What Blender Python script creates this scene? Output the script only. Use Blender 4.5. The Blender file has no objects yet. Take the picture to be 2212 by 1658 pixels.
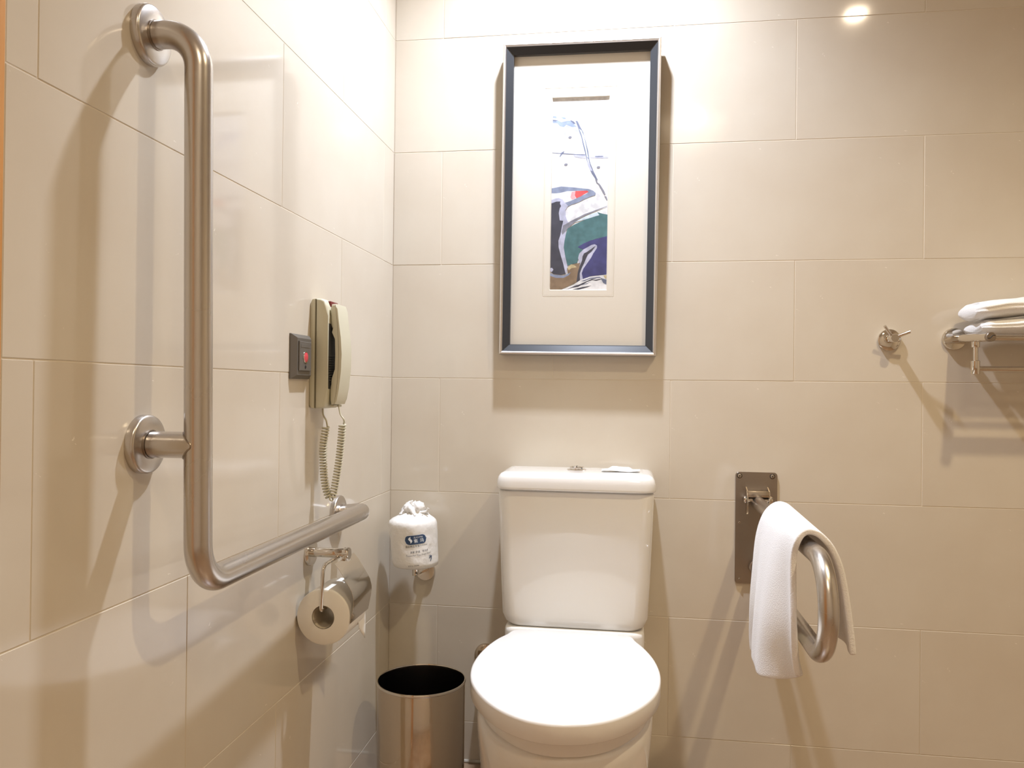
import bpy, bmesh, math, random
from mathutils import Vector, Matrix
from mathutils.geometry import tessellate_polygon
PI = math.pi
random.seed(7)
S = bpy.context.scene
COL = S.collection

# ------------------------------------------------------------------ camera
cam = bpy.data.cameras.new('camera')
cam.sensor_fit = 'HORIZONTAL'; cam.sensor_width = 36.0
cam.lens = 1717.53 / 2212 * 36.0
cam.clip_start = 0.02
co = bpy.data.objects.new('camera', cam); COL.objects.link(co)
r_ = Vector((0.98924149, 0.14589531, 0.01076303))
u_ = Vector((-0.00985967, -0.00691359, 0.99992749))
f_ = Vector((-0.14595914, 0.98927588, 0.00540073))
M = Matrix((r_, u_, -f_)).transposed().to_4x4()
M.translation = Vector((0.62816, -2.0538, 0.98105))
co.matrix_world = M
S.camera = co

# ------------------------------------------------------------------ world, lamps, exposure
w = bpy.data.worlds.new('world'); S.world = w; w.use_nodes = True
w.node_tree.nodes['Background'].inputs[0].default_value = (1.0, 0.86, 0.7, 1)
w.node_tree.nodes['Background'].inputs[1].default_value = 0.05
vs = S.view_settings
vs.view_transform = 'Standard'; vs.look = 'None'; vs.gamma = 1.0; vs.use_curve_mapping = False
vs.exposure = 0.08

CEIL = 2.42
def spot(name, loc, energy, color, size=0.035, cone=150, blend=0.6, aim=None):
    l = bpy.data.lights.new(name, 'SPOT'); l.energy = energy; l.color = color
    l.shadow_soft_size = size; l.spot_size = math.radians(cone); l.spot_blend = blend
    o = bpy.data.objects.new(name, l); COL.objects.link(o); o.location = loc
    if aim is not None:
        o.rotation_euler = (Vector(aim) - Vector(loc)).to_track_quat('-Z', 'Y').to_euler()
    return o
LAMP_A = (1.465, -1.115, 2.397)      # downlight in the middle of the room, warm
LAMP_B = (0.495, -0.345, 2.40)      # downlight over the toilet, close to the wall
FILL_C = (0.95, -2.20, 2.40)      # unseen fill lamp behind the camera, added to brighten left wall and metals
spot('downlight_or_fill_beam', LAMP_A, 62, (1.0, 0.82, 0.52), 0.03, 134, 1.0)
spot('downlight_or_fill_beam', LAMP_B, 124, (0.90, 1.0, 1.20), 0.03, 138, 1.0)
spot('downlight_or_fill_beam', FILL_C, 46, (1.0, 0.84, 0.62), 0.16, 160, 1.0)  # added fill light, wide and soft

# ------------------------------------------------------------------ materials
def mat(name, color, rough=0.5, metal=0.0, spec=0.5, coat=0.0, trans=0.0, emis=None, estr=0.0, sss=0.0, sheen=0.0):
    m = bpy.data.materials.new(name); m.use_nodes = True
    b = m.node_tree.nodes['Principled BSDF']
    b.inputs['Base Color'].default_value = (*color, 1)
    b.inputs['Roughness'].default_value = rough
    b.inputs['Metallic'].default_value = metal
    b.inputs['Specular IOR Level'].default_value = spec
    b.inputs['Coat Weight'].default_value = coat
    b.inputs['Transmission Weight'].default_value = trans
    b.inputs['Sheen Weight'].default_value = sheen
    if sss:
        b.inputs['Subsurface Weight'].default_value = sss
        b.inputs['Subsurface Radius'].default_value = (0.01, 0.01, 0.01)
    if emis:
        b.inputs['Emission Color'].default_value = (*emis, 1); b.inputs['Emission Strength'].default_value = estr
    return m
def nodes(m): return m.node_tree.nodes, m.node_tree.links, m.node_tree.nodes['Principled BSDF']
def noise_color(m, c1, c2, scale, detail=4, stretch=(1, 1, 1), lo=0.35, hi=0.65, coord='Object'):
    n, l, b = nodes(m)
    tc = n.new('ShaderNodeTexCoord'); mp = n.new('ShaderNodeMapping'); mp.inputs['Scale'].default_value = stretch
    ns = n.new('ShaderNodeTexNoise'); ns.inputs['Scale'].default_value = scale; ns.inputs['Detail'].default_value = detail
    cr = n.new('ShaderNodeValToRGB'); cr.color_ramp.elements[0].position = lo; cr.color_ramp.elements[1].position = hi
    cr.color_ramp.elements[0].color = (*c1, 1); cr.color_ramp.elements[1].color = (*c2, 1)
    l.new(tc.outputs[coord], mp.inputs['Vector']); l.new(mp.outputs['Vector'], ns.inputs['Vector'])
    l.new(ns.outputs['Fac'], cr.inputs['Fac']); l.new(cr.outputs['Color'], b.inputs['Base Color'])
    return ns, mp
def bump(m, scale, strength, dist=0.001, stretch=(1, 1, 1), detail=3, tex='NOISE'):
    n, l, b = nodes(m)
    tc = n.new('ShaderNodeTexCoord'); mp = n.new('ShaderNodeMapping'); mp.inputs['Scale'].default_value = stretch
    ns = n.new('ShaderNodeTexNoise'); ns.inputs['Scale'].default_value = scale; ns.inputs['Detail'].default_value = detail
    bp = n.new('ShaderNodeBump'); bp.inputs['Strength'].default_value = strength; bp.inputs['Distance'].default_value = dist
    l.new(tc.outputs['Object'], mp.inputs['Vector']); l.new(mp.outputs['Vector'], ns.inputs['Vector'])
    l.new(ns.outputs['Fac'], bp.inputs['Height']); l.new(bp.outputs['Normal'], b.inputs['Normal'])
def rough_noise(m, lo, hi, scale, stretch=(1, 1, 1)):
    n, l, b = nodes(m)
    tc = n.new('ShaderNodeTexCoord'); mp = n.new('ShaderNodeMapping'); mp.inputs['Scale'].default_value = stretch
    ns = n.new('ShaderNodeTexNoise'); ns.inputs['Scale'].default_value = scale; ns.inputs['Detail'].default_value = 3
    mr = n.new('ShaderNodeMapRange'); mr.inputs['To Min'].default_value = lo; mr.inputs['To Max'].default_value = hi
    l.new(tc.outputs['Object'], mp.inputs['Vector']); l.new(mp.outputs['Vector'], ns.inputs['Vector'])
    l.new(ns.outputs['Fac'], mr.inputs['Value']); l.new(mr.outputs['Result'], b.inputs['Roughness'])

TILE1 = (0.635, 0.562, 0.455); TILE2 = (0.665, 0.600, 0.495)
m_tile = mat('beige_polished_tile', TILE1, 0.085, spec=0.55)
noise_color(m_tile, TILE1, TILE2, 5, 6)
def tile_extras(m):
    # pale chips and veins inside the stone-look porcelain
    n, l, b = nodes(m)
    base = b.inputs['Base Color'].links[0].from_socket
    tc = n.new('ShaderNodeTexCoord')
    v = n.new('ShaderNodeTexVoronoi'); v.inputs['Scale'].default_value = 26; v.feature = 'F1'
    wv = n.new('ShaderNodeTexNoise'); wv.inputs['Scale'].default_value = 40
    mx0 = n.new('ShaderNodeMix'); mx0.data_type = 'VECTOR'; mx0.inputs['Factor'].default_value = 0.04
    l.new(tc.outputs['Object'], mx0.inputs['A']); l.new(wv.outputs['Color'], mx0.inputs['B'])
    l.new(mx0.outputs['Result'], v.inputs['Vector'])
    mr = n.new('ShaderNodeMapRange'); mr.inputs['From Min'].default_value = 0.02; mr.inputs['From Max'].default_value = 0.06
    mr.inputs['To Min'].default_value = 0.8; mr.inputs['To Max'].default_value = 0.0
    l.new(v.outputs['Distance'], mr.inputs['Value'])
    sp = n.new('ShaderNodeTexNoise'); sp.inputs['Scale'].default_value = 9
    mr2 = n.new('ShaderNodeMapRange'); mr2.inputs['From Min'].default_value = 0.50; mr2.inputs['From Max'].default_value = 0.56
    l.new(tc.outputs['Object'], sp.inputs['Vector']); l.new(sp.outputs['Fac'], mr2.inputs['Value'])
    mu = n.new('ShaderNodeMath'); mu.operation = 'MULTIPLY'
    l.new(mr.outputs['Result'], mu.inputs[0]); l.new(mr2.outputs['Result'], mu.inputs[1])
    mx = n.new('ShaderNodeMix'); mx.data_type = 'RGBA'
    l.new(mu.outputs['Value'], mx.inputs['Factor']); l.new(base, mx.inputs['A']); mx.inputs['B'].default_value = (0.92, 0.86, 0.76, 1)
    l.new(mx.outputs['Result'], b.inputs['Base Color'])
tile_extras(m_tile)
bump(m_tile, 3.0, 0.06, 0.0008)
m_grout = mat('cream_grout', (0.70, 0.62, 0.50), 0.7)
m_floor = mat('brown_floor_tile', (0.30, 0.19, 0.11), 0.25)
noise_color(m_floor, (0.26, 0.16, 0.09), (0.36, 0.24, 0.15), 6)
m_ceil = mat('white_ceiling_paint', (0.84, 0.81, 0.76), 0.9)
m_wood = mat('orange_brown_wood', (0.50, 0.22, 0.06), 0.35)
noise_color(m_wood, (0.58, 0.27, 0.075), (0.72, 0.37, 0.12), 7, 5, (6, 6, 0.35))
m_steel = mat('brushed_stainless_steel', (0.60, 0.565, 0.53), 0.27, 1.0)
rough_noise(m_steel, 0.24, 0.30, 8)
m_plate = mat('satin_steel_plate', (0.36, 0.31, 0.26), 0.38, 1.0)
rough_noise(m_plate, 0.26, 0.42, 50, (1, 1, 0.1))
m_chrome = mat('polished_chrome', (0.72, 0.68, 0.62), 0.06, 1.0)
m_bin = mat('polished_steel_bin', (0.56, 0.48, 0.39), 0.09, 1.0)
rough_noise(m_bin, 0.05, 0.14, 14)
m_dark = mat('black_inner_liner', (0.05, 0.045, 0.042), 0.30, 1.0)
m_ceramic = mat('white_glazed_ceramic', (0.82, 0.80, 0.76), 0.05, spec=0.5, coat=0.3)
m_seat = mat('white_seat_plastic', (0.86, 0.85, 0.83), 0.18)
m_paper = mat('white_tissue_paper', (0.86, 0.82, 0.74), 0.9)
m_bag = mat('white_thin_plastic_wrap', (0.84, 0.82, 0.78), 0.38, sss=0.05)
bump(m_bag, 45, 0.6, 0.004, detail=6)
m_terry = mat('white_terry_cloth', (0.87, 0.855, 0.84), 0.95, sheen=0.3)
bump(m_terry, 520, 0.6, 0.0020, detail=4)
m_phone = mat('beige_phone_plastic', (0.61, 0.575, 0.43), 0.35)
m_phone_dk = mat('dark_keypad_plastic', (0.05, 0.05, 0.045), 0.5)
m_seam = mat('seam_shadow_plastic', (0.20, 0.175, 0.11), 0.6)
m_red = mat('red_lens', (0.16, 0.015, 0.015), 0.2, coat=0.4)
m_redlit = mat('lit_red_button', (0.55, 0.05, 0.07), 0.12, coat=0.6, emis=(1, 0.08, 0.10), estr=0.12)
m_switch = mat('grey_metallic_switch_plate', (0.16, 0.145, 0.125), 0.38, 0.3)
m_silver = mat('silver_frame_metal', (0.78, 0.76, 0.74), 0.34, 1.0)
m_side = mat('dull_grey_frame_side', (0.16, 0.15, 0.14), 0.5)
m_navy_frame = mat('dark_blue_black_frame_slope', (0.034, 0.037, 0.042), 0.30)
m_mat = mat('cream_mat_board', (0.81, 0.755, 0.65), 0.85)
m_screw = mat('screw_steel', (0.6, 0.55, 0.48), 0.18, 1.0)
m_black = mat('black_recess', (0.01, 0.01, 0.01), 0.6)
m_brass = mat('lamp_trim_white', (0.8, 0.78, 0.74), 0.4)
m_lens = mat('lamp_lens', (1, 0.9, 0.75), 0.3, emis=(1, 0.82, 0.6), estr=160)
m_blue = mat('navy_badge_ink', (0.035, 0.07, 0.15), 0.4)
m_whiteink = mat('white_ink', (0.82, 0.86, 0.9), 0.5)
m_ink = mat('dark_grey_ink', (0.10, 0.09, 0.08), 0.6)
m_rubber = mat('dark_rubber', (0.03, 0.025, 0.02), 0.6)
m_glass = bpy.data.materials.new('picture_glass'); m_glass.use_nodes = True
_n = m_glass.node_tree.nodes; _l = m_glass.node_tree.links
_n.remove(_n['Principled BSDF'])
_t = _n.new('ShaderNodeBsdfTransparent'); _g = _n.new('ShaderNodeBsdfGlossy'); _g.inputs['Roughness'].default_value = 0.03
_f = _n.new('ShaderNodeFresnel'); _f.inputs['IOR'].default_value = 1.45; _m = _n.new('ShaderNodeMixShader')
_l.new(_f.outputs[0], _m.inputs[0]); _l.new(_t.outputs[0], _m.inputs[1]); _l.new(_g.outputs[0], _m.inputs[2])
_l.new(_m.outputs[0], _n['Material Output'].inputs['Surface'])

# ------------------------------------------------------------------ helpers
def thing(name, label, cat, loc=(0, 0, 0), group=None, rot=(0, 0, 0)):
    o = bpy.data.objects.new(name, None); COL.objects.link(o)
    o.location = loc; o.rotation_euler = rot; o.empty_display_size = 0.05
    o['label'] = label; o['category'] = cat
    if group: o['group'] = group
    return o
def root_loc(o):
    while o.parent: o = o.parent
    return o.location.copy()
def obj(name, bm, m, parent=None, smooth=True, label=None, local=False, angle=40):
    """link a bmesh (built in room coordinates unless local) as one mesh object"""
    if parent is not None and not local:
        bmesh.ops.translate(bm, verts=bm.verts, vec=-root_loc(parent))
    bmesh.ops.recalc_face_normals(bm, faces=bm.faces)
    me = bpy.data.meshes.new(name); bm.to_mesh(me); bm.free()
    for p in me.polygons: p.use_smooth = smooth
    if smooth: me.set_sharp_from_angle(angle=math.radians(angle))
    for mm in (m if isinstance(m, (list, tuple)) else [m]): me.materials.append(mm)
    o = bpy.data.objects.new(name, me); COL.objects.link(o)
    if parent is not None: o.parent = parent
    if label: o['label'] = label
    return o
def struct(name, bm, m, smooth=False):
    o = obj(name, bm, m, None, smooth); o['kind'] = 'structure'; return o
def box(bm, x0, x1, y0, y1, z0, z1, bev=0.0, seg=2):
    r = bmesh.ops.create_cube(bm, size=1.0)
    vs_ = r['verts']
    for v in vs_:
        v.co = Vector((x0 + (v.co.x + .5) * (x1 - x0), y0 + (v.co.y + .5) * (y1 - y0), z0 + (v.co.z + .5) * (z1 - z0)))
    if bev > 0:
        es = list({e for v in vs_ for e in v.link_edges})
        bmesh.ops.bevel(bm, geom=es, offset=bev, segments=seg, profile=0.5, affect='EDGES')
    return bm
def B(*a, **k):
    bm = bmesh.new(); box(bm, *a, **k); return bm
def ring_faces(bm, A, Bv):
    n = len(A)
    for i in range(n):
        try: bm.faces.new((A[i], A[(i + 1) % n], Bv[(i + 1) % n], Bv[i]))
        except ValueError: pass
def loft(bm, loops, cap0=True, cap1=True):
    R = [[bm.verts.new(p) for p in L] for L in loops]
    for a, b in zip(R, R[1:]): ring_faces(bm, a, b)
    if cap0: bm.faces.new(list(reversed(R[0])))
    if cap1: bm.faces.new(R[-1])
    return R
def tube(bm, pts, r, seg=16, caps=True, rfun=None):
    pts = [Vector(p) for p in pts]; n = len(pts)
    T = []
    for i in range(n):
        t = pts[min(i + 1, n - 1)] - pts[max(i - 1, 0)]
        T.append(t.normalized())
    ref = Vector((0, 0, 1)) if abs(T[0].z) < 0.9 else Vector((1, 0, 0))
    N = (ref - T[0] * ref.dot(T[0])).normalized()
    loops = []
    for i in range(n):
        N = (N - T[i] * N.dot(T[i])).normalized()
        Bn = T[i].cross(N)
        rr = rfun(i / (n - 1)) if rfun else r
        loops.append([pts[i] + (N * math.cos(2 * PI * k / seg) + Bn * math.sin(2 * PI * k / seg)) * rr for k in range(seg)])
    loft(bm, loops, caps, caps)
    return bm
def fillet(pts, rads, n=10):
    """polyline with rounded corners; rads per inner corner"""
    pts = [Vector(p) for p in pts]; out = [pts[0]]
    for i in range(1, len(pts) - 1):
        a, b, c = pts[i - 1], pts[i], pts[i + 1]; r = rads[i - 1]
        d1 = (a - b).normalized(); d2 = (c - b).normalized()
        ang = d1.angle(d2); t = r / math.tan(ang / 2)
        p1 = b + d1 * t; p2 = b + d2 * t
        cen = b + (d1 + d2).normalized() * (r / math.sin(ang / 2))
        v1 = p1 - cen; v2 = p2 - cen; th = v1.angle(v2)
        for k in range(n + 1):
            s = k / n
            out.append(cen + (v1 * math.sin((1 - s) * th) + v2 * math.sin(s * th)) / math.sin(th))
    out.append(pts[-1]); return out
def densify(pts, step=0.02):
    out = [Vector(pts[0])]
    for a, b in zip(pts, pts[1:]):
        a = Vector(a); b = Vector(b); k = max(1, int((b - a).length / step))
        for i in range(1, k + 1): out.append(a.lerp(b, i / k))
    return out
def lathe(bm, prof, c, axis='Z', seg=48, cap0=True, cap1=True):
    """prof: (radius, offset along axis)"""
    c = Vector(c); loops = []
    for r, h in prof:
        L = []
        for k in range(seg):
            a = 2 * PI * k / seg; p, q = r * math.cos(a), r * math.sin(a)
            L.append(c + (Vector((p, q, h)) if axis == 'Z' else Vector((h, p, q)) if axis == 'X' else Vector((p, h, q))))
        loops.append(L)
    loft(bm, loops, cap0, cap1); return bm
def LATHE(*a, **k):
    bm = bmesh.new(); lathe(bm, *a, **k); return bm
def TUBE(*a, **k):
    bm = bmesh.new(); tube(bm, *a, **k); return bm
def rrect(cx, cy, hw, hd, r, z, n=8, rb=None):
    """rounded rectangle in plan; r = radius of the front (-y) corners, rb = back corners"""
    rb = r if rb is None else rb
    out = []
    for (sx, sy, a0, rr) in ((1, 1, 0, rb), (-1, 1, PI / 2, rb), (-1, -1, PI, r), (1, -1, 1.5 * PI, r)):
        ox, oy = cx + sx * (hw - rr), cy + sy * (hd - rr)
        for k in range(n + 1):
            a = a0 + k / n * PI / 2
            out.append(Vector((ox + rr * math.cos(a), oy + rr * math.sin(a), z)))
    return out
def prism(bm, poly, axis, a, b, bev=0.0, seg=2):
    """extrude a 2-D polygon. axis 'Y': poly in (x,z) from y=a to y=b; 'X': poly in (y,z); 'Z': (x,y)"""
    def P(p, h):
        return Vector((p[0], h, p[1])) if axis == 'Y' else Vector((h, p[0], p[1])) if axis == 'X' else Vector((p[0], p[1], h))
    A = [bm.verts.new(P(p, a)) for p in poly]; C = [bm.verts.new(P(p, b)) for p in poly]
    f0 = bm.faces.new(list(reversed(A))); f1 = bm.faces.new(C); ring_faces(bm, A, C)
    if bev > 0:
        es = list(f0.edges) + list(f1.edges)
        bmesh.ops.bevel(bm, geom=es, offset=bev, segments=seg, profile=0.5, affect='EDGES')
    return bm
def PRISM(*a, **k):
    bm = bmesh.new(); prism(bm, *a, **k); return bm
def spline(pts, n, closed=False):
    """Catmull-Rom through pts"""
    P = [Vector(p) for p in pts]; m = len(P); out = []
    segs = m if closed else m - 1
    for i in range(segs):
        p0 = P[(i - 1) % m] if closed or i > 0 else P[0] * 2 - P[1]
        p1 = P[i]; p2 = P[(i + 1) % m]
        p3 = P[(i + 2) % m] if closed or i + 2 < m else P[-1] * 2 - P[-2]
        for k in range(n):
            t = k / n
            out.append(0.5 * ((2 * p1) + (p2 - p0) * t + (2 * p0 - 5 * p1 + 4 * p2 - p3) * t * t + (-p0 + 3 * p1 - 3 * p2 + p3) * t ** 3))
    if not closed: out.append(P[-1])
    return out
def h3(x, y, z):
    """smooth cheap noise in -1..1"""
    from mathutils import noise
    return noise.noise(Vector((x, y, z)))

# ------------------------------------------------------------------ the room
RX, RY = 2.35, -2.95
GAP = 0.0014
tile_cache = {}
def tile_mesh(wd, ht):
    k = (round(wd, 4), round(ht, 4))
    if k in tile_cache: return tile_cache[k]
    bm = bmesh.new(); a, b = wd / 2, ht / 2; c = 0.0007
    def R(i, y): return [Vector((-a + i, y, -b + i)), Vector((a - i, y, -b + i)), Vector((a - i, y, b - i)), Vector((-a + i, y, b - i))]
    loft(bm, [R(0, 0.008), R(0, c), R(c, 0)], True, True)
    bmesh.ops.recalc_face_normals(bm, faces=bm.faces)
    me = bpy.data.meshes.new('tile'); bm.to_mesh(me); bm.free(); me.materials.append(m_tile)
    tile_cache[k] = me; return me
ZB = [0.0] + [0.106 + 0.3 * i for i in range(8)] + [CEIL]
def lay_tiles(wall, u0, u1, offs, place, pitch=0.6):
    rnd = random.Random(3)
    for i in range(len(ZB) - 1):
        z0, z1 = ZB[i], ZB[i + 1]
        js = [u0] + [j for j in [offs[i % 2] + pitch * k for k in range(-8, 8)] if u0 + 0.01 < j < u1 - 0.01] + [u1]
        for a, b in zip(js, js[1:]):
            o = bpy.data.objects.new('tile', tile_mesh(b - a - GAP, z1 - z0 - GAP)); COL.objects.link(o)
            place(o, (a + b) / 2, (z0 + z1) / 2, rnd.uniform(-0.00035, 0.0002), rnd.uniform(-1, 1) * 0.0003, rnd.uniform(-1, 1) * 0.0003)
            o.parent = wall
wall_back = struct('wall_back', B(-0.12, RX + 0.1, 0.0007, 0.14, 0, CEIL), m_grout)
def pb(o, u, z, d, a, b): o.location = (u, d, z); o.rotation_euler = (a, 0, b)
lay_tiles(wall_back, 0.0, RX, (0.432, 0.132), pb)       # even rows, odd rows
TE = -1.3345
wall_left = struct('wall_left', B(-0.14, -0.0007, TE, 0.0, 0, CEIL), m_grout)
def pl(o, u, z, d, a, b): o.location = (-d, u, z); o.rotation_euler = (a, 0, PI / 2 + b)
lay_tiles(wall_left, TE, 0.0, (-0.985, -0.6865), pl, 0.6035)
# doorway in the left wall beside the tiles
bm = bmesh.new(); box(bm, -0.14, 0.0, RY, -2.36, 0, CEIL); box(bm, -0.14, 0.0, -2.36, TE, 2.16, CEIL)
struct('wall_left', bm, m_ceil).name = 'wall_side'
bpy.data.objects['wall_side'].name = 'wall_leftfront'
d1 = struct('door_1', B(-0.055, -0.015, -2.28, -1.41, 0.005, 2.08), m_wood)
bm = bmesh.new()
box(bm, -0.12, 0.0, -1.405, TE - 0.0006, 0, 2.16, 0.0004); box(bm, -0.12, -0.002, -2.36, -2.285, 0, 2.16, 0.002); box(bm, -0.12, -0.002, -2.285, -1.405, 2.085, 2.16, 0.002)
fr = obj('door_frame', bm, m_wood, d1, False)
bm = bmesh.new(); tube(bm, fillet([(-0.015, -2.2, 1.0), (0.04, -2.2, 1.0), (0.04, -2.09, 1.0)], [0.012]), 0.009, 12)
obj('door_handle', bm, m_chrome, d1)
struct('wall_right', B(RX, RX + 0.12, RY, 0.0, 0, CEIL), m_tile)
struct('wall_front', B(-0.12, RX + 0.1, RY - 0.12, RY, 0, CEIL), m_ceil)
struct('ceiling', B(-0.12, RX + 0.1, RY - 0.1, 0.12, CEIL, CEIL + 0.1), m_ceil)
floor = struct('floor', B(-0.12, RX + 0.1, RY - 0.1, 0.12, -0.1, -0.004), m_grout)
me = None
for i in range(9):
    for j in range(-10, 0):
        x0, y0 = i * 0.3, j * 0.3
        x1, y1 = min(x0 + 0.3, RX), y0 + 0.3
        y0 = max(y0, RY)
        o = obj('tile', B(x0 + .001, x1 - .001, y0 + .001, y1 - .001, -0.008, 0.0, 0.0006, 1), m_floor, floor, False)
# white caulk bead where the back wall meets the floor
t = struct('trim_1', TUBE([(0.003, -0.002, 0.003), (RX - 0.003, -0.002, 0.003)], 0.0045, 8), mat('grey_caulk', (0.55, 0.50, 0.42), 0.3))

def downlight(x, y, lab):
    t = thing('ceiling_downlight_or_fill', lab, 'downlight', (x, y, CEIL))
    obj('trim_ring', LATHE([(0.0365, -0.001), (0.037, -0.006), (0.052, -0.006), (0.055, 0.0)], (x, y, CEIL), seg=32, cap0=False, cap1=False), m_brass, t)
    obj('lens', LATHE([(0.0, -0.012), (0.018, -0.0115), (0.030, -0.009), (0.035, -0.004)], (x, y, CEIL), seg=24, cap0=False, cap1=False), m_lens, t)
downlight(LAMP_A[0], LAMP_A[1], 'recessed ceiling downlight in the middle of the room')
downlight(LAMP_B[0], LAMP_B[1], 'recessed ceiling downlight above the toilet close to the back wall')
downlight(FILL_C[0], FILL_C[1], 'unseen ceiling fill lamp added behind the camera')

# ------------------------------------------------------------------ toilet
CX = 0.504
t = thing('toilet', 'white close-coupled toilet with closed lid against the tiled back wall', 'toilet', (CX, -0.35, 0))
bm = bmesh.new()
prof = [(.419, .146, .080), (.4205, .157, .084), (.428, .166, .087), (.445, .1725, .0885), (.52, .176, .090), (.64, .181, .0915), (.735, .1843, .092), (.7375, .183, .0912), (.7385, .178, .088), (.743, .176, .086)]
loft(bm, [rrect(CX, -.100, hw, hd, .034, z, 10, .012) for z, hw, hd in prof])
tank = obj('tank', bm, m_ceramic, t, angle=50)
bm = bmesh.new()
prof = [(.7425, .181, .093, .034), (.7425, .187, .0965, .038), (.7445, .1885, .098, .039), (.748, .1885, .098, .039), (.760, .1875, .0972, .039),
        (.770, .185, .095, .038), (.777, .180, .090, .036), (.7808, .172, .083, .032), (.782, .160, .072, .026)]
loft(bm, [rrect(CX, -.104, hw, hd, r, z, 10, .014) for z, hw, hd, r in prof])
obj('tank_lid', bm, m_ceramic, t, angle=50)
bt = obj('flush_button', LATHE([(.0235, 0), (.0235, .0018), (.0175, .0028), (.0175, .0075), (.0160, .0088)], (CX - .002, -.092, .782), seg=40), m_chrome, t)
obj('button_split', B(CX - .003, CX - .001, -.107, -.077, .7905, .7912), m_black, bt, False)
# measured lid outline (plan), rear edge at the tank
OUT = [(.426, -.208), (.484, -.205), (.554, -.207), (.610, -.211), (.634, -.216), (.6425, -.229), (.648, -.250), (.665, -.292), (.682, -.350), (.692, -.410), (.695, -.465), (.690, -.525),
       (.675, -.580), (.648, -.634), (.612, -.680), (.572, -.708), (.530, -.721), (.492, -.722), (.450, -.708), (.404, -.672), (.364, -.618), (.333, -.550), (.319, -.480),
       (.318, -.410), (.326, -.345), (.340, -.290), (.356, -.252), (.362, -.232), (.370, -.218), (.390, -.211)]
out = [Vector((x, y, 0)) for x, y in OUT]
cen = Vector((.505, -.46, 0))
out = spline([Vector((p.x, p.y, 0)) for p in out], 6, True)
def sc(s, z, inset=0):
    L = []
    for p in out:
        d = (p - cen); L.append(Vector((cen.x + d.x * s - (d.normalized().x * inset), cen.y + d.y * s - d.normalized().y * inset, z)))
    return L
bm = bmesh.new()
loft(bm, [sc(1, .3835, .010), sc(1, .3835, .003), sc(1, .3855, .0008), sc(1, .414, 0), sc(1, .4175, .0008), sc(1, .4195, .003), sc(1, .4205, .007), sc(.6, .4215, 0), sc(.3, .4220, 0)])
cov = obj('seat_lid', bm, m_seat, t, angle=60)
bm = bmesh.new()
loft(bm, [sc(.85, .350, 0), sc(.875, .350, 0), sc(.88, .353, 0), sc(.88, .3835, 0), sc(.87, .385, 0)])
obj('seat_ring', bm, m_seat, t, angle=50)
bm = bmesh.new()
def bowl(z, wf, yf, wb, yb=-.018, n=40):
    """front: half ellipse; rear: tapers back to half width wb"""
    ym = -.43; L = []
    for k in range(n + 1):
        a = PI * k / n
        L.append(Vector((CX + .002 + wf * math.cos(a) , ym + (yf - ym) * abs(math.sin(a)) ** .92, z)))
    for k in range(1, 9):
        s = k / 8; e = s * s * (3 - 2 * s)
        L.append(Vector((CX - (wf * (1 - e) + wb * e), ym + (-.20 - ym) * s, z)))
    for k in range(1, 5): L.append(Vector((CX - wb, -.20 + (yb + .02 + .20) * k / 4, z)))
    L.append(Vector((CX - wb + .015, yb, z))); L.append(Vector((CX + wb - .015, yb, z)))
    for k in range(4, 0, -1): L.append(Vector((CX + wb, -.20 + (yb + .02 + .20) * k / 4, z)))
    for k in range(8, 0, -1):
        s = k / 8; e = s * s * (3 - 2 * s)
        L.append(Vector((CX + (wf * (1 - e) + wb * e), ym + (-.20 - ym) * s, z)))
    return L
loft(bm, [bowl(0, .140, -.590, .150), bowl(.02, .142, -.596, .151), bowl(.08, .151, -.618, .154), bowl(.16, .161, -.645, .158), bowl(.24, .168, -.668, .162), bowl(.29, .1725, -.684, .164),
          bowl(.320, .1745, -.692, .165), bowl(.338, .1745, -.6935, .165), bowl(.347, .1725, -.691, .1645), bowl(.352, .1660, -.683, .162)])
obj('bowl', bm, m_ceramic, t, angle=60)
bm = bmesh.new()
loft(bm, [rrect(CX, -.106, hw, hd, .03, z, 8, .01) for z, hw, hd in [(.30, .164, .088), (.405, .165, .089), (.4125, .164, .088), (.4165, .160, .084), (.418, .150, .076)]])
obj('rear_deck', bm, m_ceramic, t, angle=60)
for s in (-1, 1):
    obj('hinge_block', B(CX + s * .085 - .02, CX + s * .085 + .02, -.208, -.196, .405, .4165, .003), m_seat, t)

t = thing('shutoff_valve', 'dark round valve cover on the back wall, mostly hidden behind the toilet lid', 'valve', (.2635, 0, .284))
obj('escutcheon', LATHE([(.006, -.012), (.023, -.011), (.0285, -.007), (.0295, 0)], (.2635, 0, .284), 'Y', 40), m_bin, t)
obj('valve_body', LATHE([(.011, 0), (.011, -.045), (.009, -.047)], (.2635, -.004, .284), 'Y', 20), m_chrome, t)
obj('supply_hose', TUBE(spline([(.2635, -.040, .284), (.280, -.045, .270), (.305, -.05, .255), (.325, -.055, .250), (.3400, -.06, .250)], 8), .005, 10), m_plate, t)

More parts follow.
